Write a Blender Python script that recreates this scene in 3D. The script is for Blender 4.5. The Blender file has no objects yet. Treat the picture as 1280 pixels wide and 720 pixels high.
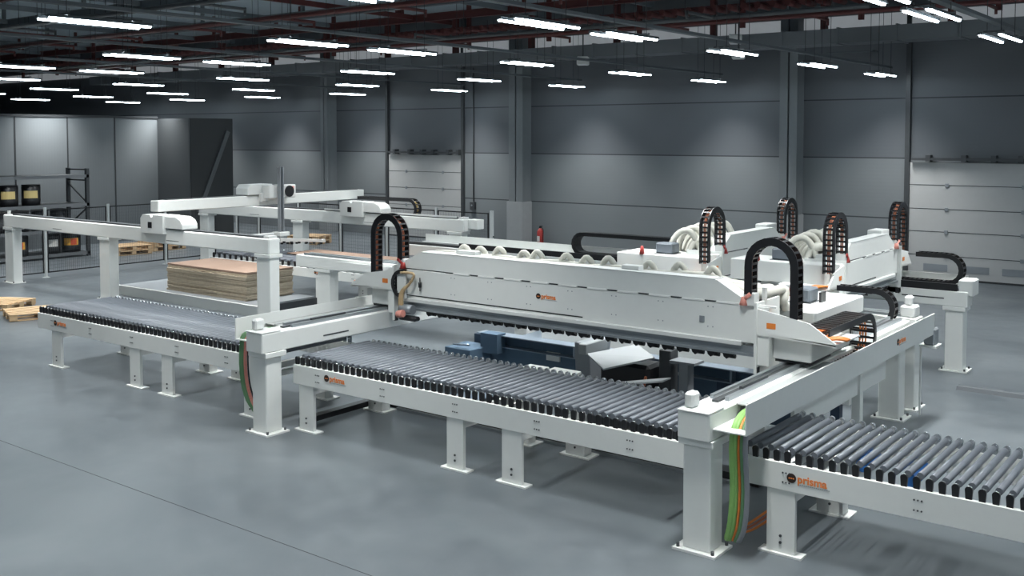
import bpy, bmesh, math, random
from mathutils import Vector, Matrix
random.seed(7)
PI=math.pi
SC=bpy.context.scene
COL=SC.collection
ORD=['first','second','third','fourth','fifth','sixth','seventh','eighth','ninth','tenth','eleventh','twelfth','thirteenth','fourteenth','fifteenth','sixteenth']
NUM=['no','one','two','three','four','five','six','seven','eight','nine','ten','eleven','twelve','thirteen','fourteen','fifteen','sixteen']

# ------------------------------------------------------------------ materials
def mat(name,col,rough=.5,metal=0.,emit=None,es=0.,noise=0.,nscale=8.,bump=0.,bscale=60.,spec=.5,coat=0.):
    m=bpy.data.materials.new(name); m.use_nodes=True
    nt=m.node_tree; N=nt.nodes; L=nt.links
    b=N['Principled BSDF']
    b.inputs['Base Color'].default_value=(*col,1)
    b.inputs['Roughness'].default_value=rough
    b.inputs['Metallic'].default_value=metal
    b.inputs['Specular IOR Level'].default_value=spec
    if coat: b.inputs['Coat Weight'].default_value=coat
    tc=N.new('ShaderNodeTexCoord')
    nz=N.new('ShaderNodeTexNoise'); nz.inputs['Scale'].default_value=nscale; nz.inputs['Detail'].default_value=4
    L.new(tc.outputs['Object'],nz.inputs['Vector'])
    mr=N.new('ShaderNodeMapRange'); mr.inputs['To Min'].default_value=1-noise; mr.inputs['To Max'].default_value=1+noise
    L.new(nz.outputs['Fac'],mr.inputs['Value'])
    mx=N.new('ShaderNodeMix'); mx.data_type='RGBA'; mx.blend_type='MULTIPLY'; mx.inputs[0].default_value=1
    mx.inputs[6].default_value=(*col,1)
    L.new(mr.outputs['Result'],mx.inputs[7]); L.new(mx.outputs[2],b.inputs['Base Color'])
    if emit:
        b.inputs['Emission Color'].default_value=(*emit,1); b.inputs['Emission Strength'].default_value=es
    if bump:
        n2=N.new('ShaderNodeTexNoise'); n2.inputs['Scale'].default_value=bscale
        L.new(tc.outputs['Object'],n2.inputs['Vector'])
        bp=N.new('ShaderNodeBump'); bp.inputs['Strength'].default_value=bump; bp.inputs['Distance'].default_value=.01
        L.new(n2.outputs['Fac'],bp.inputs['Height']); L.new(bp.outputs['Normal'],b.inputs['Normal'])
    return m
WHITE=mat('white_powder_coat',(.75,.76,.735),.6,noise=.03)
WHITE2=mat('bright_white_cover',(.66,.67,.655),.6,noise=.02)
GREYP=mat('grey_steel',(.30,.32,.34),.4,.3,noise=.06)
ALU=mat('anodised_aluminium',(.33,.36,.38),.35,.6,noise=.05)
DARKM=mat('dark_steel',(.075,.08,.085),.45,.4,noise=.1)
ROLL=mat('grey_roller_rubber',(.15,.165,.19),.42,.15,noise=.05)
BLACK=mat('black_plastic',(.012,.012,.014),.4,noise=.1)
CHROME=mat('bright_steel_ring',(.72,.74,.76),.25,.9)
ORANGE=mat('orange_cable',(.75,.22,.04),.45,noise=.1)
BROWNC=mat('copper_brown_cable',(.42,.13,.06),.5,noise=.1)
GREEN=mat('green_cable',(.24,.46,.13),.45)
DGREEN=mat('dark_green_hose',(.12,.25,.12),.45)
GREYC=mat('grey_cable',(.24,.25,.27),.5)
RED=mat('red_plastic',(.33,.03,.025),.4)
REDST=mat('red_oxide_steel',(.10,.024,.022),.55,.1,noise=.15)
PINKR=mat('faded_red_cover',(.75,.30,.24),.5)
CREAM=mat('cream_suction_hose',(.56,.55,.49),.6,noise=.08,nscale=30)
BOARDT=mat('chipboard_top',(.30,.205,.155),.95,noise=.12)
BOARDE=mat('chipboard_edge',(.43,.36,.27),.85,noise=.2,nscale=14)
PAL=mat('pallet_pine',(.55,.38,.22),.75,noise=.15,nscale=5)
BLUE=mat('blue_grey_frame',(.085,.14,.205),.7,.0,noise=.12)
DBLUE=mat('dark_blue_frame',(.045,.075,.12),.5,.2,noise=.12)
PANELM=mat('galvanised_tray',(.30,.36,.43),.32,.5,noise=.12,nscale=2)
DOORM=mat('door_white_panel',(.46,.46,.455),.55,noise=.03)
SEAM=mat('dark_seam',(.035,.038,.042),.7)
COLM=mat('column_concrete',(.17,.185,.195),.75,noise=.06)
COLB=mat('column_base_concrete',(.30,.31,.315),.8,noise=.06)
RACK=mat('rack_steel',(.05,.055,.06),.5,.3)
SHELF=mat('rack_shelf_beam',(.16,.17,.18),.5,.3)
DRUM=mat('black_drum_plastic',(.012,.012,.014),.38)
LAB1=mat('yellow_label',(.68,.52,.22),.6)
LAB2=mat('red_label',(.55,.08,.03),.6)
LAB3=mat('orange_yellow_label',(.72,.36,.05),.6)
LAB4=mat('white_label',(.6,.58,.55),.6)
GREYB=mat('grey_ceiling_steel',(.13,.15,.165),.6)
DUCT=mat('grey_duct',(.19,.205,.22),.6,.0,noise=.1,nscale=2)
TRUNK=mat('light_trunking',(.10,.115,.125),.6,.0)
CEIL=mat('ceiling_deck',(.42,.50,.55),.8,noise=.12,nscale=.7)
STRIP=mat('upper_wall_glow_strip',(.80,.80,.80),.8,noise=.2,nscale=1.2,emit=(.9,.95,1.),es=.10)  # pale upper wall strip; faint emission added to brighten it, no lamp behind
WIREM=mat('suspension_wire',(.02,.022,.025),.5)
TUBE=mat('lit_tube',(.9,.95,1),.4,emit=(.80,.93,1.0),es=27.)
BRASS=mat('fittings_brass',(.5,.36,.12),.4,.6)
LOGOO=mat('logo_orange',(.85,.25,.06),.5)
LOGOD=mat('logo_dark',(.03,.015,.01),.5)
WIREG=mat('fence_wire',(.10,.11,.12),.5,.3)
FPOST=mat('fence_post_white',(.55,.57,.57),.45)
NEONB=mat('blue_motor_paint',(.03,.18,.55),.4)

def floor_mat():
    m=bpy.data.materials.new('epoxy_floor'); m.use_nodes=True; nt=m.node_tree;N=nt.nodes;L=nt.links
    b=N['Principled BSDF']; tc=N.new('ShaderNodeTexCoord')
    n1=N.new('ShaderNodeTexNoise'); n1.inputs['Scale'].default_value=.45; n1.inputs['Detail'].default_value=6; n1.inputs['Distortion'].default_value=.6
    n2=N.new('ShaderNodeTexNoise'); n2.inputs['Scale'].default_value=3.5; n2.inputs['Detail'].default_value=5
    for n in (n1,n2): L.new(tc.outputs['Object'],n.inputs['Vector'])
    ad=N.new('ShaderNodeMath'); ad.operation='MULTIPLY_ADD'; ad.inputs[1].default_value=.45
    L.new(n2.outputs['Fac'],ad.inputs[0]); L.new(n1.outputs['Fac'],ad.inputs[2])
    cr=N.new('ShaderNodeValToRGB'); cr.color_ramp.elements[0].position=.5; cr.color_ramp.elements[0].color=(.080,.094,.106,1)
    cr.color_ramp.elements[1].position=.94; cr.color_ramp.elements[1].color=(.140,.157,.169,1)
    L.new(ad.outputs[0],cr.inputs[0]); L.new(cr.outputs[0],b.inputs['Base Color'])
    mr=N.new('ShaderNodeMapRange'); mr.inputs['To Min'].default_value=.26; mr.inputs['To Max'].default_value=.46
    L.new(n2.outputs['Fac'],mr.inputs['Value']); L.new(mr.outputs[0],b.inputs['Roughness'])
    b.inputs['Specular IOR Level'].default_value=.45
    return m
FLOOR=floor_mat()
SATIN=mat('satin_grey_cover',(.40,.41,.405),.8)
PLT=mat('light_grey_plate',(.38,.40,.41),.45,.2)
TRF=mat('floor_trunking_grey',(.10,.11,.12),.9)
def wall_mat(name,base,seam,axis,zs,upper=1.):
    """sandwich panel wall with fine ribs and thin dark seams at heights zs (world z) """
    m=bpy.data.materials.new(name); m.use_nodes=True; nt=m.node_tree;N=nt.nodes;L=nt.links
    b=N['Principled BSDF']; b.inputs['Roughness'].default_value=.6
    tc=N.new('ShaderNodeTexCoord'); sx=N.new('ShaderNodeSeparateXYZ'); L.new(tc.outputs['Object'],sx.inputs[0])
    cur=None
    for z in zs:
        a=N.new('ShaderNodeMath'); a.operation='SUBTRACT'; a.inputs[1].default_value=z; L.new(sx.outputs[axis],a.inputs[0])
        c=N.new('ShaderNodeMath'); c.operation='ABSOLUTE'; L.new(a.outputs[0],c.inputs[0])
        d=N.new('ShaderNodeMath'); d.operation='LESS_THAN'; d.inputs[1].default_value=.017; L.new(c.outputs[0],d.inputs[0])
        if cur is None: cur=d
        else:
            e=N.new('ShaderNodeMath'); e.operation='MAXIMUM'; L.new(cur.outputs[0],e.inputs[0]); L.new(d.outputs[0],e.inputs[1]); cur=e
    nz=N.new('ShaderNodeTexNoise'); nz.inputs['Scale'].default_value=.5; L.new(tc.outputs['Object'],nz.inputs['Vector'])
    mr=N.new('ShaderNodeMapRange'); mr.inputs['To Min'].default_value=.9; mr.inputs['To Max'].default_value=1.1; L.new(nz.outputs['Fac'],mr.inputs['Value'])
    mm=N.new('ShaderNodeMix'); mm.data_type='RGBA'; mm.blend_type='MULTIPLY'; mm.inputs[0].default_value=1; mm.inputs[6].default_value=(*base,1); L.new(mr.outputs[0],mm.inputs[7])
    # upper panel rows: slight colour step at the seam, darkened further to imitate light fall-off
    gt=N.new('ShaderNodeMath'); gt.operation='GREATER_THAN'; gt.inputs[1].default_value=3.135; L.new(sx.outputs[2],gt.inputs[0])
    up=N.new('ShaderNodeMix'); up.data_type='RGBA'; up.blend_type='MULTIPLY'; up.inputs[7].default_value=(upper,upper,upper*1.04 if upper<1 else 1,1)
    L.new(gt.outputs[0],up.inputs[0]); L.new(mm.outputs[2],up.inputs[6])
    mx=N.new('ShaderNodeMix'); mx.data_type='RGBA'; mx.inputs[7].default_value=(*seam,1)
    L.new(cur.outputs[0],mx.inputs[0]); L.new(up.outputs[2],mx.inputs[6]); L.new(mx.outputs[2],b.inputs['Base Color'])
    w=N.new('ShaderNodeTexWave'); w.bands_direction='Z' if axis==2 else 'Y'; w.inputs['Scale'].default_value=3.2; L.new(tc.outputs['Object'],w.inputs['Vector'])
    bp=N.new('ShaderNodeBump'); bp.inputs['Strength'].default_value=.12; bp.inputs['Distance'].default_value=.004
    L.new(w.outputs['Fac'],bp.inputs['Height']); L.new(bp.outputs['Normal'],b.inputs['Normal'])
    return m
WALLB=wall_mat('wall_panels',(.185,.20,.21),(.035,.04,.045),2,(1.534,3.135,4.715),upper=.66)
WALLR=wall_mat('partition_panels',(.165,.18,.19),(.04,.044,.048),1,(13.2,))
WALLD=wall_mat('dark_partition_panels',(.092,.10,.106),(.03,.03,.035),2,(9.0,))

# ------------------------------------------------------------------ mesh helpers
class MB:
    def __init__(s): s.bm=bmesh.new()
    def _face(s,vs):
        try: return s.bm.faces.new(vs)
        except ValueError: return None
    def box(s,x0,x1,y0,y1,z0,z1,M=None):
        if x0>x1:x0,x1=x1,x0
        if y0>y1:y0,y1=y1,y0
        if z0>z1:z0,z1=z1,z0
        P=[(x0,y0,z0),(x1,y0,z0),(x1,y1,z0),(x0,y1,z0),(x0,y0,z1),(x1,y0,z1),(x1,y1,z1),(x0,y1,z1)]
        v=[s.bm.verts.new((M@Vector(p)) if M else p) for p in P]
        for f in ((3,2,1,0),(4,5,6,7),(0,1,5,4),(1,2,6,5),(2,3,7,6),(3,0,4,7)): s._face([v[i] for i in f])
        return s
    def prism(s,pts,axis,a,b):
        """extrude polygon along axis. pts are the two other coords in order (x,y,z minus axis)"""
        def mk(p,t):
            q=list(p); q.insert(axis,t); return q
        A=[s.bm.verts.new(mk(p,a)) for p in pts]; B=[s.bm.verts.new(mk(p,b)) for p in pts]
        s._face(A[::-1]); s._face(B)
        n=len(pts)
        for i in range(n): s._face([A[i],A[(i+1)%n],B[(i+1)%n],B[i]])
        return s
    def tube(s,pts,r,seg=8,cap=True):
        pts=[Vector(p) for p in pts]; n=len(pts); rings=[]
        t0=(pts[1]-pts[0]).normalized(); up=Vector((0,0,1)) if abs(t0.z)<.9 else Vector((1,0,0))
        nrm=t0.cross(up).normalized()
        for i in range(n):
            t=(pts[min(i+1,n-1)]-pts[max(i-1,0)]).normalized()
            nrm=(nrm-t*nrm.dot(t)).normalized(); bn=t.cross(nrm)
            rr=r[i] if isinstance(r,(list,tuple)) else r
            rings.append([s.bm.verts.new(pts[i]+(nrm*math.cos(2*PI*k/seg)+bn*math.sin(2*PI*k/seg))*rr) for k in range(seg)])
        for i in range(n-1):
            for k in range(seg): 
                f=s._face([rings[i][k],rings[i][(k+1)%seg],rings[i+1][(k+1)%seg],rings[i+1][k]])
                if f: f.smooth=True
        if cap: s._face(rings[0]); s._face(rings[-1][::-1])
        return s
    def cyl(s,p0,p1,r,seg=16): return s.tube([p0,p1],r,seg)
    def bar(s,p0,p1,w,h):
        """box-section bar between two points"""
        p0=Vector(p0);p1=Vector(p1);d=(p1-p0);L=d.length;d.normalize()
        up=Vector((0,0,1)) if abs(d.z)<.95 else Vector((1,0,0))
        sd=d.cross(up).normalized();u=sd.cross(d)
        V=[]
        for q in (p0,p1):
            for a,b in ((-1,-1),(1,-1),(1,1),(-1,1)): V.append(s.bm.verts.new(q+sd*a*w/2+u*b*h/2))
        for f in ((0,1,2,3),(7,6,5,4),(0,4,5,1),(1,5,6,2),(2,6,7,3),(3,7,4,0)): s._face([V[i] for i in f])
        return s
    def build(s,name,m,parent=None,bevel=0.,M=None,smooth=False,split=False):
        if split:
            s.bm.verts.index_update(); seen={}; groups=[]
            for v in s.bm.verts:
                if v in seen: continue
                st=[v]; seen[v]=len(groups); g=[]
                while st:
                    a=st.pop(); g.append(a)
                    for e in a.link_edges:
                        o=e.other_vert(a)
                        if o not in seen: seen[o]=len(groups); st.append(o)
                groups.append(g)
            out=[]
            for gi in range(len(groups)):
                n=MB(); mp={v:n.bm.verts.new(v.co) for v in groups[gi]}
                for f in s.bm.faces:
                    if f.verts[0] in mp:
                        nf=n.bm.faces.new([mp[v] for v in f.verts]); nf.smooth=f.smooth
                out.append(n.build(name,m,parent,bevel))
            s.bm.free(); return out[0]
        bmesh.ops.recalc_face_normals(s.bm,faces=s.bm.faces)
        if bevel:
            try: bmesh.ops.bevel(s.bm,geom=list(s.bm.edges),offset=bevel,segments=1,affect='EDGES',clamp_overlap=True)
            except Exception: pass
        me=bpy.data.meshes.new(name)
        if M: s.bm.transform(M)
        s.bm.to_mesh(me); s.bm.free()
        if smooth:
            for p in me.polygons: p.use_smooth=True
        me.materials.append(m)
        o=bpy.data.objects.new(name,me); COL.objects.link(o)
        if parent: 
            o.parent=parent
            if M is None: o.matrix_parent_inverse=parent_inv(parent)
        return o
def parent_inv(p):
    return Matrix.Identity(4)
def tag(o,label=None,cat=None,group=None,kind=None):
    if label:o['label']=label
    if cat:o['category']=cat
    if group:o['group']=group
    if kind:o['kind']=kind
    return o
def thing(name,label,cat,loc=(0,0,0),rz=0,group=None):
    o=bpy.data.objects.new(name,None); o.empty_display_size=.2; COL.objects.link(o); o.location=loc; o.rotation_euler=(0,0,rz)
    return tag(o,label,cat,group)
def struct(o): o['kind']='structure'; return o
def copy_tree(o,parent=None):
    c=o.copy(); COL.objects.link(c)
    if parent: c.parent=parent
    for ch in list(o.children): copy_tree(ch,c)
    return c
# all parts of a thing are built in the thing's local frame: loc + rz of the Empty.

def chain(name,parent,path,w,h,wd,cable=BROWNC,pitch=.075,mat_=BLACK,full=False,cabw=.34):
    """energy chain: path (list of points, local), w = link width vector, h radial thickness"""
    P=[Vector(p) for p in path]; W=Vector(w).normalized()
    # resample
    d=[0]
    for i in range(1,len(P)): d.append(d[-1]+(P[i]-P[i-1]).length)
    n=max(3,int(d[-1]/pitch)); Q=[]
    for k in range(n+1):
        t=d[-1]*k/n; i=1
        while i<len(d)-1 and d[i]<t: i+=1
        u=(t-d[i-1])/max(1e-6,d[i]-d[i-1]); Q.append(P[i-1].lerp(P[i],min(1,u)))
    T=[(Q[min(i+1,n)]-Q[max(i-1,0)]).normalized() for i in range(n+1)]
    Nn=[T[i].cross(W).normalized() for i in range(n+1)]
    m=MB()
    th=.016
    for s in (-1,1):
        a=W*(s*wd/2); b=W*(s*(wd/2-th))
        rings=[]
        for i in range(n+1):
            rings.append([m.bm.verts.new(Q[i]+a+Nn[i]*h/2),m.bm.verts.new(Q[i]+a-Nn[i]*h/2),m.bm.verts.new(Q[i]+b-Nn[i]*h/2),m.bm.verts.new(Q[i]+b+Nn[i]*h/2)])
        for i in range(n):
            for k in range(4): m._face([rings[i][k],rings[i][(k+1)%4],rings[i+1][(k+1)%4],rings[i+1][k]])
        m._face(rings[0]); m._face(rings[-1][::-1])
    for i in range(n):
        c=(Q[i]+Q[i+1])/2; t=T[i]*(pitch*(.48 if full else .17)); nn=(Nn[i]+Nn[i+1]).normalized()
        for s in (-1,1):
            V=[]
            for q in (-W*wd/2*.96,W*wd/2*.96):
                for e,f in ((-1,h*.5),(1,h*.5),(1,h*.36),(-1,h*.36)): V.append(m.bm.verts.new(c+q+t*e+nn*(s*f)))
            for f in ((0,1,2,3),(7,6,5,4),(0,4,5,1),(1,5,6,2),(2,6,7,3),(3,7,4,0)): m._face([V[j] for j in f])
    o=m.build(name,mat_,parent)
    if cable:
        c=MB()
        k=max(2,int(wd*cabw/.03))
        for j in range(k):
            off=W*((j-(k-1)/2)*wd*cabw/k)
            c.tube([q+off for q in Q[::2]]+[Q[-1]+off],.011,6)
        c.build('cable',cable,o)
    return o
def arch(a,b,z0,z1,zt,axis,other,n=14):
    """inverted U in plane: from (a,z0) up over top zt and down to (b,z1). axis 0: along x, 1: along y"""
    r=abs(b-a)/2; c=(a+b)/2; s=1 if b>a else -1
    pts=[(a,z0),(a,(z0+zt-r)/2)]
    for k in range(n+1):
        t=PI-PI*k/n; pts.append((c+s*r*math.cos(t),zt-r+r*math.sin(t)))
    pts+= [(b,(z1+zt-r)/2),(b,z1)]
    return [((p,other,z) if axis==0 else (other,p,z)) for p,z in pts]

def text_mesh(s,size,name,m,parent,loc,rot,extr=.001,bold=False):
    cu=bpy.data.curves.new(name+'_curve','FONT'); cu.body=s; cu.size=size; cu.extrude=extr
    if bold: cu.offset=size*.03
    t=bpy.data.objects.new('tmp',cu); COL.objects.link(t)
    bpy.context.view_layer.update()
    dg=bpy.context.evaluated_depsgraph_get()
    me=bpy.data.meshes.new_from_object(t.evaluated_get(dg))
    COL.objects.unlink(t); bpy.data.objects.remove(t)
    me.materials.clear(); me.materials.append(m)
    o=bpy.data.objects.new(name,me); COL.objects.link(o); o.parent=parent; o.location=loc; o.rotation_euler=rot
    return o
def logo(parent,x,y,z,h,facing='-y',sub=True):
    """dark disc + orange word; x,z is the left centre. facing -y or +x"""
    rot=(PI/2,0,0) if facing=='-y' else (PI/2,0,PI/2)
    m=MB()
    e=Vector((1,0,0)) if facing=='-y' else Vector((0,1,0)); n=Vector((0,-1,0)) if facing=='-y' else Vector((1,0,0))
    c=Vector((x,y,z)); 
    m.cyl(c,c+n*.004,h*.5,20)
    L=m.build('logo_disc',LOGOD,parent)
    text_mesh('prisma',h*1.15,'logo_word',LOGOO,parent,c+e*(h*.62)+n*.002+Vector((0,0,-h*.33)),rot,.001,True)
    r=MB(); a=c+e*(h*.66)+n*.002
    for i in range(16):
        q=a+e*(i*h*.215)+Vector((0,0,-h*.52)); r.bar(q,q+e*h*.13,.003,h*.07)
    r.build('logo_small_print',GREYP,parent)
    dd=MB()
    for i in (-1,0,1): 
        q=c+e*(i*h*.22)+n*.005; dd.cyl(q,q+n*.001,h*.09,8)
    dd.build('logo_dots',LOGOO,parent)

# ------------------------------------------------------------------ setting
struct(MB().box(-62,14,-12,27.8,-.2,0).build('floor',FLOOR))
struct(MB().box(-30,8,6.02,6.028,0,.0015).build('trim_9',SEAM))
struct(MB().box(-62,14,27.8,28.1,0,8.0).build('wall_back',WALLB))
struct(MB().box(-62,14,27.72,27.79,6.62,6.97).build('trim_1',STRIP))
struct(MB().box(-62,14,-12,28.1,8.0,8.2).build('ceiling',CEIL))
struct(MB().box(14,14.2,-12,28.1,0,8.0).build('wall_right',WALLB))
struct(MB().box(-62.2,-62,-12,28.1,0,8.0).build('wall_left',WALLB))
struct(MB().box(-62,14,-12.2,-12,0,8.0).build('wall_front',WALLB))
# partition room on the left
pr=thing('partition_room',None,None); del_=pr
struct(pr)
MB().box(-40,-33,2,21.9,0,4.42).build('room_wall',WALLR,pr)
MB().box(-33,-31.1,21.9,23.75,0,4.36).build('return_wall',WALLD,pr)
m=MB()
for y in (16.66,18.45,20.2): m.box(-33.0,-32.985,y-.02,y+.02,0,4.42)
m.box(-33.0,-32.97,2,21.9,4.36,4.44)
m.build('panel_joint',SEAM,pr)
pr.name='wall_partition'
# near-black sheet added to keep return wall side dark under lamps, plus diagonal brace
pw=MB().box(-31.1,-31.06,21.95,23.75,0.0,4.36).build('side_dark_sheet',mat('side_darkening_sheet',(.045,.048,.05),.9),pr)
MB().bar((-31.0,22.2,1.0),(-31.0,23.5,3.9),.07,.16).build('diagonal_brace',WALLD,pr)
# building columns
cx=[(-30.25,-29.88),(-20.99,-20.42),(-11.46,-10.96)]
for i,(a,b) in enumerate(cx):
    c=thing('trim',None,None,((a+b)/2,27.3,0)); struct(c); c.name='trim_%d'%(2+i)
    w=b-a; 
    m=MB(); m.box(-w/2,-.025,0,.12,0,8).box(.025,w/2,0,.12,0,8).box(-w/2,w/2,.1,.5,0,8); m.build('column_shaft',COLM,c)
    MB().box(-w/2-.04,w/2+.03,-.06,.5,0,1.53).build('column_base',COLB,c)
# overhead doors
def sectional_door(n,x0,x1,zt,vents,zs,hx):
    d=thing('door_%d'%n,None,None,(0,27.8,0)); struct(d)
    MB().box(x0,x1,-.06,0,.03,zt).build('door_leaf',DOORM,d)
    m=MB()
    for z in zs: m.box(x0,x1,-.064,-.055,z-.008,z+.008)
    m.box(x0,x1,-.07,0,0,.05)
    m.build('panel_joint',SEAM,d,split=True)
    m=MB(); m.box(x0-.12,x0,-.12,0,0,7.9).box(x1,x1+.1,-.12,0,0,7.9); m.build('guide_rail',DARKM,d,split=True)
    m=MB(); m.box(x0+.05,x1-.02,-.22,-.1,zt+.06,zt+.13)
    for t in (.12,.33,.5,.65,.85,.98): 
        xx=x0+(x1-x0)*t; m.box(xx-.06,xx+.06,-.24,-.02,zt+.03,zt+.2)
    m.build('torsion_shaft',DARKM,d)
    for z in zs:
        for x in hx:
            MB().box(x-.045,x+.045,-.09,-.06,z-.05,z+.05).build('hinge',GREYP,d,bevel=.008)
    for x in vents: 
        v=MB(); v.box(x-.3,x+.3,-.068,-.055,.22,.40)
        v.build('vent',GREYP,d)
sectional_door(1,-27.0,-23.42,3.04,(),(.6,1.2,1.83,2.43),(-26.1,-24.3))
sectional_door(2,-8.04,-3.9,3.03,(-7.35,-6.35,-5.45),(.62,1.24,1.83,2.45),(-7.1,-5.3))

# duct along the back wall, ceiling steel
t=thing('ventilation_duct','long grey rectangular duct running below the ceiling along the back wall','duct',(0,26.3,0))
MB().box(-45,10,0,.9,6.12,6.5).build('duct_body',DUCT,t)
m=MB()
for i in range(36): 
    x=-44+i*1.5; m.box(x-.02,x+.02,-.03,.93,6.09,6.53)
m.build('duct_flange',DUCT,t,split=True)
for i in range(16):
    x=-42+i*3.2; MB().box(x-.07,x+.07,.3,.5,6.5,7.95).build('duct_hanger',REDST,t)
def red_beam(y,k,z=7.0,lab='',bm=None):
    t=thing('ceiling_beam',lab,'ceiling beam',(0,y,0),0,'steel beams under the ceiling')
    m=MB(); m.box(-55,8,-.07,.07,z,z+.02).box(-55,8,-.07,.07,z+.2,z+.22).box(-55,8,-.012,.012,z,z+.22); m.build('beam',bm,t)
    for i in range(13):
        x=-52+i*4.6+k; MB().box(x-.045,x+.045,-.045,.045,z+.2,7.99).build('hanger_post',bm,t)
for j,y in enumerate((9.5,12.5,16,19.5,22.8)):
    red_beam(y,.7*j,7.0 if j%2 else 7.12,'%s ceiling beam parallel to the back wall, %s from it'%('dark red' if j in (1,4) else 'grey',ORD[5-j]),REDST if j in (1,4) else GREYB)
# ribbed red cross runs, ends towards the back wall
PUR=mat('grey_purlin_steel',(.07,.08,.088),.6)
xs=[-50+i*3.6 for i in range(16)]
for i,x in enumerate(xs):
    o=MB().bar((x,4,7.28),(x,24.6,7.28),.09,.14).build('ceiling_purlin',GREYB if i%4 else REDST)
    tag(o,'%s purlin running towards the back wall, %s from the right'%('dark grey' if i%4 else 'dark red',ORD[15-i]),'purlin','purlins under the ceiling')
t=thing('pipe_rack','red ribbed pipe rack ending in front of the back wall','pipe rack',(0,24.7,0))
MB().box(-50,8,-.1,.1,7.02,7.12).build('rack_beam',REDST,t)
m=MB()
for i in range(150):
    x=-50+i*.385; m.tube([(x,-.6,6.98),(x,.12,6.98)],.085,8)
s=m.build('pipe_end',REDST,t); s['kind']='stuff'
for i in range(19):
    x=-48+i*3.05; MB().box(x-.06,x+.06,-.05,.05,6.5,7.9).build('hanger_post',REDST,t)
# sprinkler pipes
def pipe(y,z,x0,x1,r,m_,lab,side):
    t=thing('sprinkler_pipe',lab,'pipe',(0,y,0),0,'sprinkler pipes under the ceiling')
    MB().tube([(x0,0,z),(x1,0,z)],r,8).build('main_pipe',m_,t)
    n=int((x1-x0)/3.4)
    for i in range(n):
        x=x0+1.2+i*3.4
        q=MB(); q.tube([(x,0,z),(x,side*1.1,z)],r*.7,6); q.tube([(x,side*1.1,z+.03),(x,side*1.1,z-.12)],r*.6,6); q.build('branch_pipe',m_,t)
        q=MB(); q.tube([(x+.5,0,z),(x+.5,0,7.95)],.008,4); q.build('hanger_rod',WIREM,t)
pipe(7.6,6.4,-38,4,.06,REDST,'red sprinkler pipe nearest the viewer under the ceiling',1)
pipe(11.3,6.1,-34,-2,.045,DARKM,'dark pipe with short branches above the near lights',1)
pipe(14.8,6.3,-36,0,.055,REDST,'red sprinkler pipe above the saw beam',1)
pipe(18.2,6.0,-34,-6,.045,DARKM,'dark pipe with short branches above the far rails',-1)
pipe(21.0,6.25,-40,2,.05,REDST,'red sprinkler pipe in front of the last light rows',1)
for i,(x,y,z) in enumerate(((-16.9,25.6,5.95),(-11.6,24.9,5.85),(-12.2,26.0,6.35))):
    t=thing('wall_heater',['small white unit under the duct above the tall column','small white unit hanging beside the trunking in mid ceiling','small white unit on the duct at mid wall'][i],'heater',(x,y,z),.4)
    MB().box(-.17,.17,-.14,.14,-.13,.13).build('housing',WHITE,t,bevel=.03)
    MB().tube([(0,0,.1),(0,0,.9)],.02,6).build('bracket',DARKM,t)
# ------------------------------------------------------------------ lights
ZL=5.24
LPOW=56.; LSPR=98.
def make_light():
    t=thing('ceiling_light','x','ceiling light',(0,0,0),0,'twin-tube lights hanging under the ceiling')
    for s,dy in ((-1,.0),(1,.0)):
        h=MB(); h.prism([(s*.14-.046,.02),(s*.14+.046,.02),(s*.14+.03,.06),(s*.14-.03,.06)],1,dy-.76,dy+.76)
        hh=h.build('housing',TRUNK,t)
        MB().prism([(s*.14-.024,.019),(s*.14-.021,.004),(s*.14-.012,-.005),(s*.14+.012,-.005),(s*.14+.021,.004),(s*.14+.024,.019)],1,dy-.74,dy+.74).build('tube',TUBE,hh)
        ld=bpy.data.lights.new('lamp','AREA'); ld.shape='RECTANGLE'; ld.size=.036; ld.size_y=1.44; ld.energy=LPOW/2; ld.color=(.985,1,.985); ld.spread=math.radians(LSPR)
        lo=bpy.data.objects.new('lamp',ld); COL.objects.link(lo); lo.parent=hh; lo.location=(s*.14,dy,-.008)
    MB().box(-.15,.15,-.5,-.46,.07,.1).box(-.15,.15,.46,.5,.07,.1).build('cross_bar',DARKM,t,split=True)
    m=MB()
    for y in (-.48,.48): m.tube([(-.1,y,.1),(-.1,y,1.7)],.006,4); m.tube([(.1,y,.1),(.1,y,1.7)],.006,4)
    m.build('suspension_wire',WIREM,t,split=True)
    return t
proto=None
rowsX=[10.5,5.75,1.0,-3.75,-8.33,-13.06,-17.85,-22.6,-27.5,-32.3,-37.2,-42.0]
Ys=[-4.9,-2.0,3.6,7.75,11.55,13.8,17.65,21.9,26.15]
used=False
proto=make_light()
first=True
for ri,x in enumerate(rowsX):
    for yi,y in enumerate(Ys):
        if x<-14 and y<7: continue
        if x<-23 and y<11: continue
        if x<-28 and y<17: continue
        if x>-1 and y<-3: continue
        if ri==3 and yi==8: continue
        o=proto if first else copy_tree(proto); first=False
        o.location=(x,y,ZL)
        back=8-yi
        o['label']='twin-tube ceiling light, %s from back wall, %s row from the right'%(ORD[back],ORD[max(0,ri-2)]) if ri>2 else 'twin-tube ceiling light, %s from back wall, %s row right of the picture'%(ORD[back],ORD[2-ri])
for ri,x in enumerate(rowsX[3:9]):
    t=thing('light_trunking','grey trunking above the %s row of lights from the right'%ORD[ri+1],'trunking',(x,0,0),0,'grey trunking runs above the lights')
    MB().box(-.06,.06,2 if ri<4 else 12,26.9,5.45,5.50).build('trunking',TRUNK,t)

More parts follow.
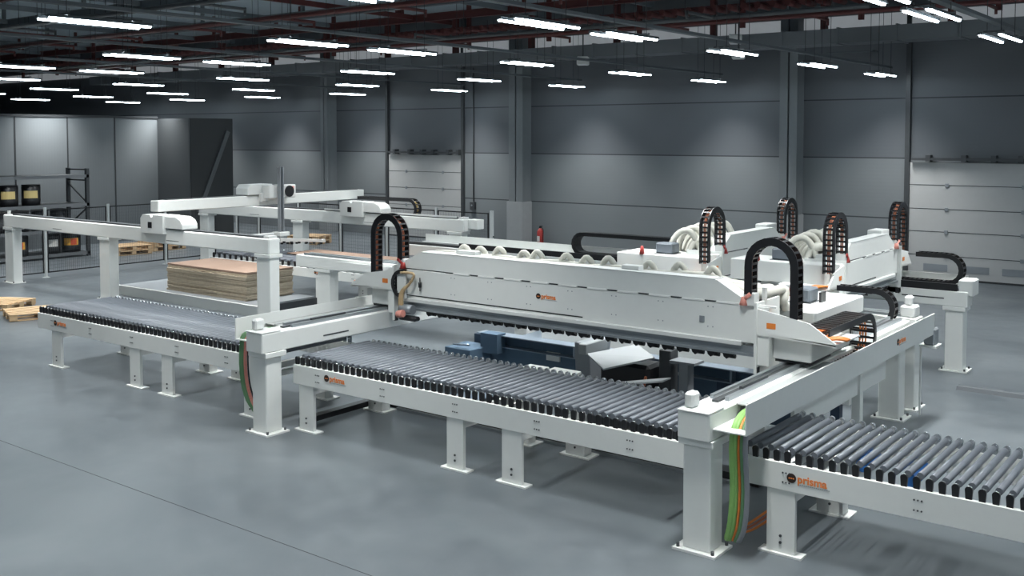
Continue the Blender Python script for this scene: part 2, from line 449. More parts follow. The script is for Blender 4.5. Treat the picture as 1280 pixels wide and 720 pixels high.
# ------------------------------------------------------------------ roller conveyors
def conveyor(label,x0,n,pitch,y0,y1,zb0,zb1,zr,r,legs,parent_name='roller_conveyor',extra=0):
    """x0 = start, n rollers. y0 = outer face of front beam, y1 = outer face of rear beam"""
    t=thing(parent_name,label,'conveyor',(x0,y0,0))
    L=n*pitch; D=y1-y0
    MB().box(0,L+extra,0,.05,zb0,zb1).build('side_beam',WHITE,t,bevel=.004)
    MB().box(0,L+extra,D-.05,D,zb0,zb1).build('side_beam',WHITE,t,bevel=.004)
    m=MB()
    for i in range(max(2,int(L/1.5))):
        x=.3+i*(L-.6)/max(1,int(L/1.5)-1); m.box(x-.03,x+.03,.05,D-.05,zb0+.04,zb0+.12)
    m.build('cross_member',WHITE,t,split=True)
    ra=MB(); ra.tube([(0,.13,0),(0,D-.13,0)],r,14); R0=ra.build('roller',ROLL,t)
    b=MB(); b2=MB()
    for yy,s in ((.03,1),(D-.03,-1)):
        # upright fork with rounded top
        pts=[(-r*.75,zb1-.02-zr),(r*.75,zb1-.02-zr)]+[(r*.98*math.cos(a),r*.9*math.sin(a)) for a in [PI*k/8 for k in range(9)]]
        (b if s>0 else b2).prism(pts,1,yy-.012,yy+.014)
    b.build('end_bracket',BLACK,R0)
    b2.build('end_bracket',ALU,R0)
    c=MB()
    for yy,s in ((.06,1),(D-.06,-1)):
        c.tube([(0,yy-.038*s+.012*s,0),(0,yy-.012*s,0)],r*.93,12)
    C0=c.build('end_ring',CHROME,R0,split=True)
    for i in range(n):
        o=R0 if i==0 else copy_tree(R0,t)
        o.location=(pitch*(i+.5),0,zr)
    # bolts
    bo=MB(); 
    for i in range(max(2,int(L/1.1))):
        x=.45+i*1.12
        for dz in (.075,.16):
            for dx in (-.03,.0,.03):
                bo.tube([(x+dx,-.006,zb0+dz),(x+dx,.0,zb0+dz)],.008,6)
    bo.build('bolt',DARKM,t,split=True)
    for (a,b_) in legs:
        for side in (0,1):
            lx0,lx1=a-x0,b_-x0
            ya,yb=(0.012,.055) if side==0 else (D-.2,D-.05)
            m=MB(); m.box(lx0,lx1,ya,yb,.02,zb0+.0)
            lg=m.build('leg',WHITE,t)
            MB().box(lx0-.07,lx1+.07,ya-.03,yb+.06,0,.018).build('foot_plate',WHITE,lg)
            q=MB()
            for z in (.11,.17): q.tube([((lx0+lx1)/2,ya-.01,z),((lx0+lx1)/2,ya+.002,z)],.013,8)
            q.build('adjusting_bolt',DARKM,lg,split=True)
        MB().box(b_-x0-.05,b_-x0-.01,.06,D-.1,zb0-.10,zb0-.02).build('leg_brace',WHITE,t)
    return t
Yf,Yb=8.53,9.95
cv=conveyor('long grey roller conveyor at left, starting beside the two near pallets',-16.28,59,.1,Yf,Yb,.585,.83,.905,.030,[(-15.87,-15.6),(-13.66,-13.4),(-12.86,-12.6),(-11.0,-10.75)])
logo(cv,.55,-.001,.72,.085)
cv2=conveyor('middle grey roller conveyor between the two columns in front of the saw',-10.0,57,.1,Yf,Yb,.585,.83,.905,.030,[(-9.9,-9.64),(-7.44,-7.2),(-6.66,-6.4)],extra=.02)
logo(cv2,.62,-.001,.735,.085)
cv3=conveyor('right-hand grey roller conveyor running out of the picture',-3.93,38,.1,Yf,Yb,.585,.83,.905,.030,[(-3.66,-3.4),(-1.0,-.74)])
logo(cv3,.50,-.001,.71,.085)
MB().tube([(1.0,.35,.83),(1.0,.7,.83)],.06,12).build('drive_motor',NEONB,cv3)
MB().tube([(1.45,.2,.83),(1.45,.6,.83)],.06,12).build('drive_motor',NEONB,cv3)

# ------------------------------------------------------------------ posts and rails of the machine
def post(t,x,y,h,w=.28,d=.26,pw=.42,pd=.36,m_=WHITE):
    p=MB().box(x-w/2,x+w/2,y-d/2,y+d/2,.02,h).build('column',m_,t,bevel=.012)
    MB().box(x-pw/2,x+pw/2,y-pd/2,y+pd/2,0,.022).build('base_plate',m_,p)
    b=MB()
    for sx in (-1,1):
        for sy in (-1,1): b.tube([(x+sx*(pw/2-.04),y+sy*(pd/2-.04),.02),(x+sx*(pw/2-.04),y+sy*(pd/2-.04),.055)],.016,8)
    b.build('anchor_bolt',DARKM,p,split=True)
    MB().box(x-w/2-.035,x+w/2+.035,y-d/2-.03,y+d/2+.05,h-.01,h+.055).build('cap_plate',m_,p,bevel=.005)
    return p
def cross_rail(label,xc,side):
    """rail along Y on columns. side=+1 tray on +x"""
    t=thing('cross_rail',label,'machine rail',(xc,8.05,0))
    L=5.85
    post(t,0,.2,.975,w=.27,d=.25); post(t,0,5.62,.975,w=.27,d=.25)
    MB().box(-.155,.155,0,L,1.03,1.275).build('rail_beam',WHITE,t,bevel=.012)
    MB().box(-.155,.155,-.005,.3,1.275,1.29).build('end_cover',WHITE2,t,bevel=.004)
    g=MB(); 
    for s in (-.09,.06): g.box(s-.02,s+.02,.55,L-.1,1.275,1.315)
    g.build('guide_rail',ALU,t,split=True)
    MB().box(-.04,.02,.45,L-.2,1.275,1.296).build('rack_strip',DARKM,t)
    MB().box(-.125,-.03,.06,.2,1.29,1.43).build('end_stop',WHITE2,t,bevel=.02)
    m=MB(); m.box(.02,.05,.9,1.5,1.29,1.34); m.build('scale_strip',DARKM,t)
    # slot mark on the side
    s=side
    m=MB(); m.box(.156,.158,1.0,1.45,1.10,1.118); m.box(-.158,-.156,1.0,1.45,1.10,1.118); m.build('slot',DARKM,t,split=True)
    # cable tray
    a=.155*s
    tr=MB(); tr.box(a,a+s*.30,.08,L-.0,1.128,1.14).box(a+s*.30,a+s*.312,.08,L,1.128,1.40)
    tr.build('cable_tray',WHITE,t)
    MB().box(a,a+s*.298,.55,2.75,1.26,1.27).build('tray_cover',SATIN,t)
    MB().box(a+s*.1,a+s*.12,.55,2.75,1.27,1.285).build('cover_ridge',SATIN,t)
    return t
rR=cross_rail('right-hand white cross rail on square columns, with orange-labelled cable tray',-4.145,1)
rL=cross_rail('left-hand white cross rail on square columns beside the wooden board stack',-10.165,-1)
logo(rR,.315+.155-.003,4.3,1.27,.08,'+x')
# rails in X for the second saws
def x_rail(label,x0,x1,yc,cols,endblk):
    t=thing('long_rail',label,'machine rail',(0,yc,0))
    for x in cols: post(t,x,.0,.975,w=.36 if x<-12 else .27,d=.25)
    MB().box(x0,x1,-.155,.155,1.03,1.275).build('rail_beam',WHITE,t,bevel=.012)
    g=MB(); 
    for s in (-.09,.07): g.box(x0+.2,x1-.1,s-.02,s+.02,1.275,1.315)
    g.build('guide_rail',ALU,t,split=True)
    return t
xf=x_rail('white long rail behind the front saw, reaching left over its wide column',-16.35,-3.95,14.2,(-15.55,),0)
# front tray on its near side
post(xf,-4.10,.13,.975,w=.2,d=.3,pw=.3,pd=.42)
MB().box(-14.8,-4.2,-.46,-.155,1.13,1.14).box(-14.8,-4.2,-.47,-.46,1.13,1.27).build('cable_tray',WHITE,xf)
MB().box(-4.18,-3.98,-.12,.12,1.275,1.43).build('end_block',WHITE2,xf,bevel=.02)
MB().box(-4.14,-4.04,-.08,.06,1.43,1.56).build('end_stop',WHITE2,xf,bevel=.025)
xr=x_rail('white long rail farthest back with a black cable trough on top',-16.0,-4.0,17.1,(-4.2,-9.8,-15.2),0)
q=MB(); q.box(-16.0,-4.15,.16,.50,1.28,1.29).box(-15.95,-4.15,.49,.505,1.28,1.46); q.box(-15.98,-4.15,.14,.16,1.13,1.29); q.build('cable_tray',WHITE,xr)
MB().box(-15.9,-4.15,-.12,.12,1.275,1.33).build('bellows',DARKM,xr)
MB().box(-14.4,-4.16,-.15,-.1,1.275,1.385).build('trough_lip',BLACK,xr)
MB().box(-4.15,-3.93,-.12,.25,1.2,1.46).build('end_block',WHITE2,xr,bevel=.02)
m=MB(); m.box(-5.0,-4.35,-.157,-.155,1.14,1.16); m.build('slot',DARKM,xr)

# ------------------------------------------------------------------ saws
def hose(m,pts,r,n=26,seg=10):
    # Catmull-Rom
    P=[Vector(p) for p in pts]; P=[P[0]*2-P[1]]+P+[P[-1]*2-P[-2]]
    out=[]
    k=max(2,n//(len(P)-3))
    for i in range(1,len(P)-2):
        for j in range(k):
            t=j/k; a,b,c,d=P[i-1],P[i],P[i+1],P[i+2]
            out.append(.5*((2*b)+(c-a)*t+(2*a-5*b+4*c-d)*t*t+(3*b-a-3*c+d)*t**3))
    out.append(P[-2])
    # fine ribs
    rr=[r*(1.0+(.05 if i%2 else -.03)) for i in range(len(out))]
    m.tube(out,rr,seg)
HX=[.97,1.25,1.57,1.97,2.18,2.63,2.93,3.24,3.80,4.20,4.62]
def saw(label,loc,rz,L,boxend,box,full=True,hz=2.14,hoses=True,name='panel_saw',mir=False):
    """local frame: x along beam 0..L, front face at y=0 towards -y."""
    t=thing(name,label,'panel saw',loc,rz)
    s=-1 if mir else 1
    def Y(y): return s*y
    # main panel
    MB().box(0,L,Y(0),Y(.10),1.49,1.895).build('front_panel',WHITE,t,bevel=.006)
    # lower step lip, aluminium pressure beam
    m=MB(); m.prism([(Y(-.03),1.46),(Y(-.03),1.50),(Y(.1),1.54),(Y(.1),1.46)],0,.12,L-.18); m.build('drip_lip',WHITE2,t)
    MB().box(.15,L*.58,Y(-.004),Y(.0),1.535,1.549).build('slot_line',BLACK,t)
    m=MB(); m.box(.06,L-.02,Y(.02),Y(.3),1.40,1.46); m.box(.06,L-.02,Y(-.02),Y(.3),1.352,1.378); m.box(.06,L-.02,Y(.01),Y(.25),1.375,1.405)
    m.build('pressure_beam',ALU,t)
    m=MB()
    nn=int(L/.19)
    for i in range(nn):
        x=(.5 if L>4 else .1)+i*.19
        if x>L-.35: break
        m.prism([(x,1.35),(x+.15,1.35),(x+.13,1.315),(x+.08,1.30),(x+.05,1.275),(x+.015,1.30)],1,Y(.05),Y(.17))
        m.tube([(x+.06,Y(.11),1.30),(x+.13,Y(.11),1.30)],.024,8)
    m.box(.3,L-.3,Y(.06),Y(.2),1.33,1.352)
    m.build('pressure_foot_row',BLACK,t)
    # core beam behind
    MB().box(0,L,Y(.28),Y(.50),1.40,1.80).build('core_beam',WHITE,t)
    # hood
    a=.28 if L>4 else .22
    m=MB(); m.prism([(.05,1.912),(L-.10,1.912),(L-.12,1.935),(L-.12-.36,hz),(a+.17,hz),(.15,2.0)],1,Y(.004),Y(.20))
    m.build('hood',WHITE,t)
    m=MB(); m.box(a+.18,L-.5,Y(.0),Y(.20),hz,hz+.01); 
    m.build('hood_edge',WHITE2,t)
    MB().box(.05,L-.05,Y(.02),Y(.2),1.893,1.914).build('seam_core',DARKM,t)
    m=MB()
    n=int(L/.42)
    for i in range(n):
        x=.9+i*.42
        if x>L-.5: break
        m.box(x,x+.12,Y(-.001),Y(.03),1.896,1.912)
    m.build('seam_gap',DARKM,t,split=True)
    m=MB()
    for i in range(n):
        x=.75+i*.42
        if x>L-.35: break
        m.box(x+.29,x+.56,Y(-.008),Y(.03),1.893,1.912)
    m.build('seam_highlight_strip',mat('white_strip',(.85,.85,.83),.4),t,split=True)
    MB().box(.2,L-.2,Y(.12),Y(.46),1.80,1.98).build('hose_trough',WHITE,t)
    MB().box(.2,L-.2,Y(.50),Y(.62),1.80,1.93).build('rear_track',DARKM,t)
    # end plates
    for e,x,sg in ((0,0,-1),(1,L,1)):
        MB().box(x-.015,x+.015+.0,Y(-.06),Y(.55),1.18,1.94).build('end_plate',WHITE,t)
        xx=x+sg*.06
        MB().box(min(x,x+sg*.14),max(x,x+sg*.14),Y(-.02),Y(.10),1.27,1.9).build('end_post',WHITE,t,bevel=.005)
        MB().box(x+sg*.0-.02,x+.02,Y(-.04),Y(.02),1.17,1.25).build('scraper',BLACK,t)
        # shoulder plate (points outwards, cut corner)
        o=.86 if L>4 else .62
        pts=[(x,1.62),(x,1.88),(x+sg*.48,1.80),(x+sg*o*.68,1.78),(x+sg*o,1.60),(x+sg*o,1.575)]
        m=MB(); m.prism(pts,1,Y(-.04),Y(-.02)); m.prism([(x,1.60),(x,1.62),(x+sg*o,1.59),(x+sg*o,1.57)],1,Y(-.04),Y(.28))
        m.build('shoulder_plate',WHITE,t)
        # carriage block astride the rail
        m=MB(); m.box(min(x+sg*.14,x+sg*.56),max(x+sg*.14,x+sg*.56),Y(.08),Y(.72),1.345,1.62); m.build('carriage',WHITE,t,bevel=.012)
        m=MB(); m.box(min(x+sg*.16,x+sg*.54),max(x+sg*.16,x+sg*.54),Y(.10),Y(.70),1.316,1.345); m.build('bearing_block',BLACK,t)
        q=MB(); q.box(min(x+sg*.12,x+sg*.22),max(x+sg*.12,x+sg*.22),Y(-.045),Y(-.035),1.68,1.74); q.build('warning_label',ORANGE,t)
        # vertical energy chain
        a0=x-sg*.10; b0=x+sg*.41
        ch=chain('energy_chain',t,[(p[0],Y(.04),p[2]) for p in arch(b0,a0,1.79,2.02,2.60,0,0)],(0,1,0),.085,.15,BROWNC,pitch=.07)
        MB().box(min(a0-.05,a0+.07),max(a0-.05,a0+.07),Y(-.03),Y(.10),1.90,2.03).build('chain_bracket',WHITE2,t)
        m=MB(); m.tube([(a0-sg*.05,Y(-.02),1.9),(a0-sg*.05,Y(-.02),1.99)],[.05,.025],10); m.tube([(a0-sg*.05,Y(-.02),1.96),(a0+sg*.03,Y(-.04),2.03)],.022,8)
        m.build('red_guard',PINKR if e==1 else RED,t)
        ot=MB()
        for k in range(5): hose(ot,[(x+sg*(o-.2),Y(-.02+.03*k),1.61),(x+sg*(o-.02),Y(.03+.03*k),1.64),(x+sg*(o+.06),Y(.12+.02*k),1.62)],.014,12,6)
        ot.build('orange_cable_loop',ORANGE,t)
    # small chain with brown hose on the front left
    if L>4:
        pts=[(.10+.16*math.cos(a)+.08,Y(-.06),1.70+.17*math.sin(a)) for a in [PI*.42+PI*1.0*k/14 for k in range(15)]]
        chain('small_energy_chain',t,pts,(0,1,0),.05,.08,None,pitch=.05)
        m=MB(); 
        for k in range(3): hose(m,[(.18,Y(-.06-.02*k),1.86),(.40,Y(-.08),1.85),(.34,Y(-.09),1.72),(.17+.02*k,Y(-.09),1.58),(.15+.03*k,Y(-.1),1.32)],.018,24,6)
        m.build('brown_hose',mat('tan_hose',(.5,.36,.2),.5),t)
        MB().box(.08,.24,Y(-.07),Y(-.04),1.5,1.84).build('cover_plate',WHITE2,t,bevel=.004)
        m=MB(); m.tube([(.16,Y(-.07),1.36),(.38,Y(-.07),1.36)],.065,14); m.build('score_motor',GREYP,t)
        MB().box(.14,.46,Y(-.12),Y(.0),1.21,1.27).build('blade_guard',BLACK,t,bevel=.02)
        m=MB(); m.tube([(.2,Y(-.18),1.30),(.3,Y(-.18),1.32)],.05,8); m.build('red_connector',PINKR,t)
        m=MB(); m.tube([(.47,Y(-.03),1.80),(.47,Y(-.03),1.62)],.008,6); m.tube([(.47,Y(-.03),1.74),(.47,Y(-.03),1.67)],.022,8); m.build('sensor_cable',BLACK,t)
        MB().box(L-.68,L-.62,Y(-.01),Y(.0),1.66,1.73).build('latch',GREYP,t)
        logo(t,2.47-.05,-.001,1.735,.07)
        # screw marks
        m=MB()
        for i in range(8):
            x=1.0+i*.62
            for z in (1.84,1.62): m.tube([(x,-.003,z),(x,0,z)],.008,6); m.tube([(x+.06,-.003,z),(x+.06,0,z)],.008,6)
        m.build('screw',GREYP,t,split=True)
        # hoses lying in the trough, humps showing over the hood
        h=MB(); hose(h,[(.5+.3*q,Y(.27+.012*(q%2)),2.125+.012*math.sin(q*2.1)) for q in range(15)],.036,150); h.build('suction_hose',CREAM,t)
        for x in HX:
            h=MB(); k=random.uniform(-.015,.02)
            hose(h,[(x-.34,Y(.26),2.09),(x-.18,Y(.27),2.12),(x-.08,Y(.28),2.13),(x-.055,Y(.29),2.18+k),(x,Y(.30),2.235+k),(x+.055,Y(.33),2.18+k),(x+.07,Y(.34),2.08),(x+.06,Y(.34),2.0)],.036,40)
            h.build('suction_hose',CREAM,t)
        MB().box(1.0,1.32,Y(.10),Y(.22),2.05,2.20).build('hose_bracket',WHITE2,t,bevel=.005)
        MB().box(3.55,3.78,Y(.10),Y(.22),2.05,2.20).build('hose_bracket',WHITE2,t,bevel=.005)
        MB().box(L-.02,L+.02,Y(.15),Y(.2),1.9,2.08).build('chain_back_plate',WHITE2,t)
    # control/extraction box
    bx0,bx1,by0,by1,bz0,bz1=box
    pb=MB(); c=.10
    if L>4: pb.prism([(bx0,Y(by0)),(bx1-c*.2,Y(by0)),(bx1,Y(by0+.03)),(bx1,Y(by1)),(bx0,Y(by1))],2,bz0,bz1)
    else: pb.prism([(bx0,Y(by0)),(bx1,Y(by0)),(bx1,Y(by1)),(bx0,Y(by1))],2,bz0,bz1)
    pb.build('top_housing',WHITE2,t,bevel=.01)
    mxx=bx0+(bx1-bx0)*.48; myy=by0+(by1-by0)*(.46 if L>4 else .5)
    MB().box(mxx-.14,mxx+.1,Y(myy-.15),Y(myy+.15),bz1,bz1+.17).build('motor_cover',mat('slate_motor_cover',(.13,.15,.175),.45),t,bevel=.02)
    MB().box(mxx-.16,mxx+.12,Y(myy-.17),Y(myy+.17),bz1,bz1+.006).build('motor_flange',DARKM,t)
    m=MB(); m.box(mxx+.16,mxx+.19,Y(myy),Y(myy+.15),bz1,bz1+.12); m.build('connector_block',BLACK,t)
    m=MB(); m.tube([(mxx-.3,Y(myy+.3),bz1-.01),(mxx-.3,Y(myy+.3),bz1+.12)],[.045,.02],10); m.build('emergency_stop',RED,t)
    # bundle of suction hoses between hood and housing
    cnt=6
    for i in range(cnt):
        h=MB()
        if L>4:
            x=L-.75+.12*i
            hose(h,[(x-.4,Y(.25),2.05),(x,Y(.35),2.12-.03*i),(x+.1,Y(.55+.05*i),1.98),(x+.12,Y(.75),1.84),(x+.1,Y(.95),1.72)],.055,28)
        else:
            x=.55+.25*i
            x=.15+.26*i; pk=.20+.02*(i%3)
            hose(h,[(x+.14,Y(.46),1.80),(x+.13,Y(.50),1.98),(x+.08,Y(.60),1.98+pk),(x+.02,Y(.74),2.0+pk),(x-.04,Y(.86),1.95+pk*.5),(x-.05,Y(.90),1.84),(x-.05,Y(.92),1.7)],.048,40)
        h.build('suction_hose',CREAM,t)
    if L<4:
        for i in range(4):
            h=MB(); x=.25+.12*i
            hose(h,[(x,Y(.15+.06*i),2.0),(x+.05,Y(.35+.1*i),2.08),(x+.02,Y(.55+.1*i),2.03),(x-.02,Y(.62+.1*i),1.85)],.055,26)
            h.build('suction_hose',CREAM,t)
        MB().box(.2,L-.3,Y(.5),Y(1.0),1.35,1.72).build('rear_cover',WHITE,t,bevel=.01)
        MB().box(L-.6,L-.2,Y(.08),Y(.3),2.05,hz+.06).build('hood_cap',WHITE2,t,bevel=.01)
    return t
# front saw: world X -9.82 .. -4.50, face Y 10.2
s1=saw('long white front panel saw beam with cream hoses along its top',(-9.80,10.2,0),0,5.30,1,(4.85,5.62,.82,2.42,1.55,1.745))
# its lying cable chain in the right tray
cy=[]
def horiz_loop(xa,xb,zt,zb,lower_to,n=10):
    """top run from xa to xb then half circle down to zb and back to lower_to"""
    r=(zt-zb)/2; s=1 if xb>xa else -1
    pts=[(xa,zt),(xb,zt)]
    for k in range(1,n+1):
        a=PI/2-PI*k/n; pts.append((xb+s*r*math.cos(a),zt-r+r*math.sin(a)))
    pts.append((lower_to,zb)); return pts
pts=[(5.865,a-10.2+.0,b) for a,b in horiz_loop(10.40,11.65,1.66,1.19,10.9)]
ch=chain('energy_chain',s1,pts,(1,0,0),.075,.29,ORANGE,pitch=.085)
MB().box(5.7,6.15,.0,.72,1.565,1.58).build('chain_shelf',WHITE2,s1)
m=MB()
for k in range(5): hose(m,[(5.35,-.02+.02*k,1.62+.01*k),(5.7,-.0+.04*k,1.60),(5.95,.12+.04*k,1.61),(5.95,.42,1.63),(5.87,.6,1.63)],.016,20,6)
m.build('orange_cable_bend',ORANGE,s1)
MB().box(5.62,5.84,.75,1.3,1.34,1.52).build('side_cover',WHITE,s1,bevel=.012)
# left chain lies in the left tray
pts=[(-.645,a-10.2,b) for a,b in horiz_loop(10.8,11.6,1.56,1.19,10.9)]
chain('energy_chain',s1,pts,(1,0,0),.08,.22,None,pitch=.075,full=True)

bxA=(-.35,.32,.12,1.62,1.58,1.86)
b1=saw('white cross-cut saw bridge, left of the two behind the front saw',(-6.98,14.38,0),PI/2,2.58,0,bxA,name='cross_cut_saw',hz=2.16)
b2=saw('white cross-cut saw bridge, right of the two, in front of the large overhead door',(-5.08,14.38,0),PI/2,2.58,0,(-.35,.32,.12,1.55,1.60,1.90),name='cross_cut_saw',hz=2.16)
# lying chains of the bridges (world -> local of bridge: x_l = Y-14.38 ; y_l = -(X-Xb))
def bridge_chain(b,xb,Y,xa,xe,zt,zb,low,wd,cab=None,full=False):
    pts=[(Y-14.38,-(a-xb),z) for a,z in horiz_loop(xa,xe,zt,zb,low)]
    return chain('energy_chain',b,pts,(1,0,0),.075,wd,cab,pitch=.075,full=full)
bridge_chain(b1,-6.98,17.42,-7.4,-11.45,1.73,1.32,-7.6,.24,full=True)
bridge_chain(b2,-5.08,17.42,-4.9,-4.42,1.78,1.33,-5.2,.2,BRASS)
bridge_chain(b2,-5.08,13.9,-4.95,-4.42,1.63,1.18,-5.4,.16,BRASS)
bridge_chain(b1,-6.98,13.9,-7.3,-9.0,1.60,1.18,-8.0,.16,BRASS)

# ------------------------------------------------------------------ machine bed below the saw
t=thing('machine_bed','blue-grey steel bed frame in the pit below the front saw','machine bed',(0,0,0))
MB().box(-9.35,-4.35,11.55,11.6,.25,.86).build('bed_beam',BLUE,t,bevel=.004)
MB().box(-9.35,-4.35,11.40,11.62,.86,.875).box(-9.2,-4.35,11.42,11.55,.70,.712).build('bed_flange',PANELM,t)
MB().box(-9.62,-9.15,11.0,11.5,.3,.70).build('bed_end_box',BLUE,t,bevel=.01)
MB().box(-9.2,-8.9,11.3,11.5,.62,.9).build('bed_bracket',BLUE,t)
m=MB()
for x in (-9.1,-7.7,-5.4,-4.8): m.box(x,x+.03,11.44,11.55,.70,.86)
m.build('stiffener',PANELM,t,split=True)
MB().box(-8.2,-7.98,11.52,11.548,.6,.72).build('plate',WHITE,t)
MB().box(-9.2,-4.4,12.8,13.0,.3,.92).build('rear_bed_beam',WHITE,t)
MB().box(-5.6,-4.4,11.50,11.548,.27,.68).build('dark_panel',DBLUE,t)
m=MB()
for x in (-9.5,-7.0,-4.6): m.box(x-.06,x+.06,11.6,11.72,0,.8); m.box(x-.06,x+.06,12.84,12.96,0,.3)
m.build('bed_foot',DBLUE,t,split=True)
MB().box(-9.97,-9.1,10.3,14.0,.44,.46).build('drip_tray',PANELM,t)
MB().tube([(-9.5,11.05,.74),(-9.2,11.05,.76)],.014,8).build('rod',PANELM,t)
q=MB(); q.box(-9.95,-8.7,10.1,14.0,.12,.14); q.build('floor_pan',PANELM,t)
# saw carriage in the bed
t=thing('saw_carriage','grey motor carriage with angled guard plates standing below the saw beam','saw carriage',(-6.5,10.75,0))
MB().prism([(.25,.35),(.55,.35),(.75,1.05),(.2,1.05)],0,-.85,-.62).build('frame_plate',GREYP,t,bevel=.01)
MB().box(-.72,-.60,.1,.62,.92,1.06).build('frame_arm',PLT,t,bevel=.01)
m=MB(); m.prism([(-.50,.96),(-.10,.84),(.42,1.02),(.05,1.10)],1,.0,.02); 
m=MB(); v=[(-.55,.05,.96),(-.12,-.25,.88),(.42,.05,1.04),(.0,.35,1.10)]
for dz in (0,):
    A=[m.bm.verts.new(p) for p in v]; B=[m.bm.verts.new((p[0],p[1],p[2]-.02)) for p in v]
    m._face(A); m._face(B[::-1])
    for i in range(4): m._face([A[i],A[(i+1)%4],B[(i+1)%4],B[i]])
m.build('guard_plate',PLT,t)
MB().box(-.35,.35,.02,.4,.5,.92).build('motor',BLACK,t,bevel=.04)
m=MB(); hose(m,[(-.3,-.02,.55),(0,-.05,.52),(.25,0,.6),(.33,.0,.8)],.018,20,6); m.build('red_cable',BROWNC,t)
MB().box(.42,.58,.15,.35,.35,1.12).build('post',DARKM,t,bevel=.01)
MB().box(.72,.84,.1,.25,.3,1.02).box(.62,.95,.05,.3,1.0,1.03).build('bracket',GREYP,t)
m=MB(); m.prism([(-.35,.62),(.75,.86),(.75,.88),(-.35,.64)],1,-.35,-.15); m.build('slide_plate',PLT,t)
MB().box(-1.15,-.85,-.55,-.35,.78,.82).box(-.75,-.35,-.62,-.38,.78,.84).build('shoe',WHITE,t,bevel=.008,split=True)
MB().box(-.95,.95,.0,.6,.0,.35).build('carriage_base',DARKM,t,bevel=.02)

# ------------------------------------------------------------------ cables at the columns
def bundle(label,items,cat='cable bundle'):
    t=thing('cable_bundle',label,cat,(0,0,0))
    for nm,m_,pts,r in items:
        q=MB(); hose(q,pts,r,40,8); q.build(nm,m_,t)
    return t
it=[]
for k,(m_,r) in enumerate(((GREEN,.028),(GREEN,.02),(ORANGE,.012),(DGREEN,.02),(GREYC,.024))):
    d=.028*k
    it.append(('hose' if r>.015 else 'cable',m_,[(-3.90+d,9.5,1.20),(-3.89+d,8.75,1.22),(-3.86+d,8.36,1.20),(-3.86+d*1.1,8.24,1.02),(-3.85+d*1.2,8.24,.6),(-3.87+d*1.2,8.24,.3),(-3.93+d,8.30,.12)],r))
bundle('green, orange and grey hoses hanging beside the right front column',it)
it=[]
for k in range(3):
    it.append(('cable',(ORANGE,BROWNC,ORANGE)[k],[(-4.02,8.55+.02*k,.08),(-3.86,8.7,.10+.04*k),(-3.66,8.95,.30+.04*k),(-3.68,9.1,.5),(-3.9,9.0,.62)],.012))
bundle('loop of orange cables on the floor behind the right front column',it)
it=[]
for k,(m_,r) in enumerate(((DGREEN,.026),(DGREEN,.022),(PINKR,.011),(PINKR,.011),(BLACK,.01))):
    d=.035*k
    it.append(('hose' if r>.015 else 'cable',m_,[(-10.36+d*.3,9.2,1.19),(-10.44+d*.6,8.6,1.22),(-10.56+d,8.24,1.2),(-10.58+d,8.18,1.0),(-10.57+d,8.18,.65),(-10.48+d,8.18,.4),(-10.35+d*.5,8.2,.24)],r))
bundle('dark green hose and two pink cables hanging beside the left front column',it)
t=thing('floor_cable_duct','dark cable duct on the floor running under the middle roller conveyor','cable duct',(0,0,0))
MB().box(-10.15,-10.03,8.75,10.15,0,.07).box(-10.15,-4.4,10.05,10.25,0,.1).build('duct_body',BLACK,t)
MB().box(-9.6,-4.5,9.98,10.03,.0,.03).build('duct_edge',ALU,t)
t=thing('floor_trunking','low grey cable trunking along the floor at far right','floor trunking',(0,0,0))
MB().prism([(15.75,0),(15.95,0),(15.91,.05),(15.79,.05)],0,-3.85,3).build('trunking_cover',TRF,t)
t=thing('small_pump_unit','small grey pump with black cap beside the far right column','pump',(-3.75,13.95,0))
MB().box(-.05,.09,-.1,.1,.98,1.2).build('housing',GREYP,t,bevel=.02)
MB().tube([(.02,0,1.2),(.02,0,1.29)],.04,10).build('cap',BLACK,t)
MB().box(-.1,.12,-.12,.12,.95,.98).build('bracket',WHITE,t)
MB().box(-.12,-.1,-.02,.02,.02,.97).build('stay',WHITE,t)
# inner beam under the right rail with short post
t=thing('support_beam','white low support beam and thin post under the right-hand cross rail','support beam',(-4.1,10.2,0))
MB().box(-.02,.02,.0,3.0,.62,.86).build('beam',WHITE,t)
MB().box(-.05,.05,1.95,2.06,.02,.86).build('post',WHITE,t)
MB().box(-.1,.1,1.9,2.11,.0,.02).build('foot_plate',WHITE,t)

# ------------------------------------------------------------------ loader gantry
def gantry_rail(label,yc,cols,x0=-26.0,x1=-15.65):
    t=thing('gantry_rail',label,'gantry rail',(0,yc,0))
    for x in cols: post(t,x,0,1.37,w=.40,d=.24,pw=.52,pd=.34)
    MB().box(x0,x1,-.14,.14,1.425,1.735).build('rail_beam',WHITE,t,bevel=.02)
    MB().box(x0+.4,x1-.25,-.10,.06,1.735,1.765).build('rack_strip',DARKM,t)
    MB().box(x0+.1,x0+.16,-.08,-.02,1.735,1.83).build('end_stop',WHITE,t)
    MB().box(x1-.2,x1-.05,-.1,.1,1.735,1.78).build('end_stop',WHITE2,t)
    m=MB(); m.box(-19,-18.55,-.143,-.141,1.5,1.51); m.box(-23.6,-23.2,-.143,-.141,1.5,1.51); m.build('slot',DARKM,t,split=True)
    return t
g1=gantry_rail('white gantry rail nearest the camera, above the wooden board stack',12.92,(-25.78,-21.42,-15.85))
g2=gantry_rail('white gantry rail at the back of the loader, behind the bridge',18.75,(-25.78,-21.6,-15.95))
MB().box(-15.66,-15.35,.0,.25,1.50,1.73).build('end_block',WHITE,g2,bevel=.01)
MB().box(-20.5,-15.9,-.14,-.12,1.76,1.80).build('upper_edge',WHITE2,g2)
t=thing('gantry_bridge','white gantry bridge beam with rounded end carriages spanning the two loader rails','gantry bridge',(0,0,0))
MB().box(-20.05,-19.75,13.1,19.35,2.05,2.295).build('bridge_beam',WHITE,t,bevel=.015)
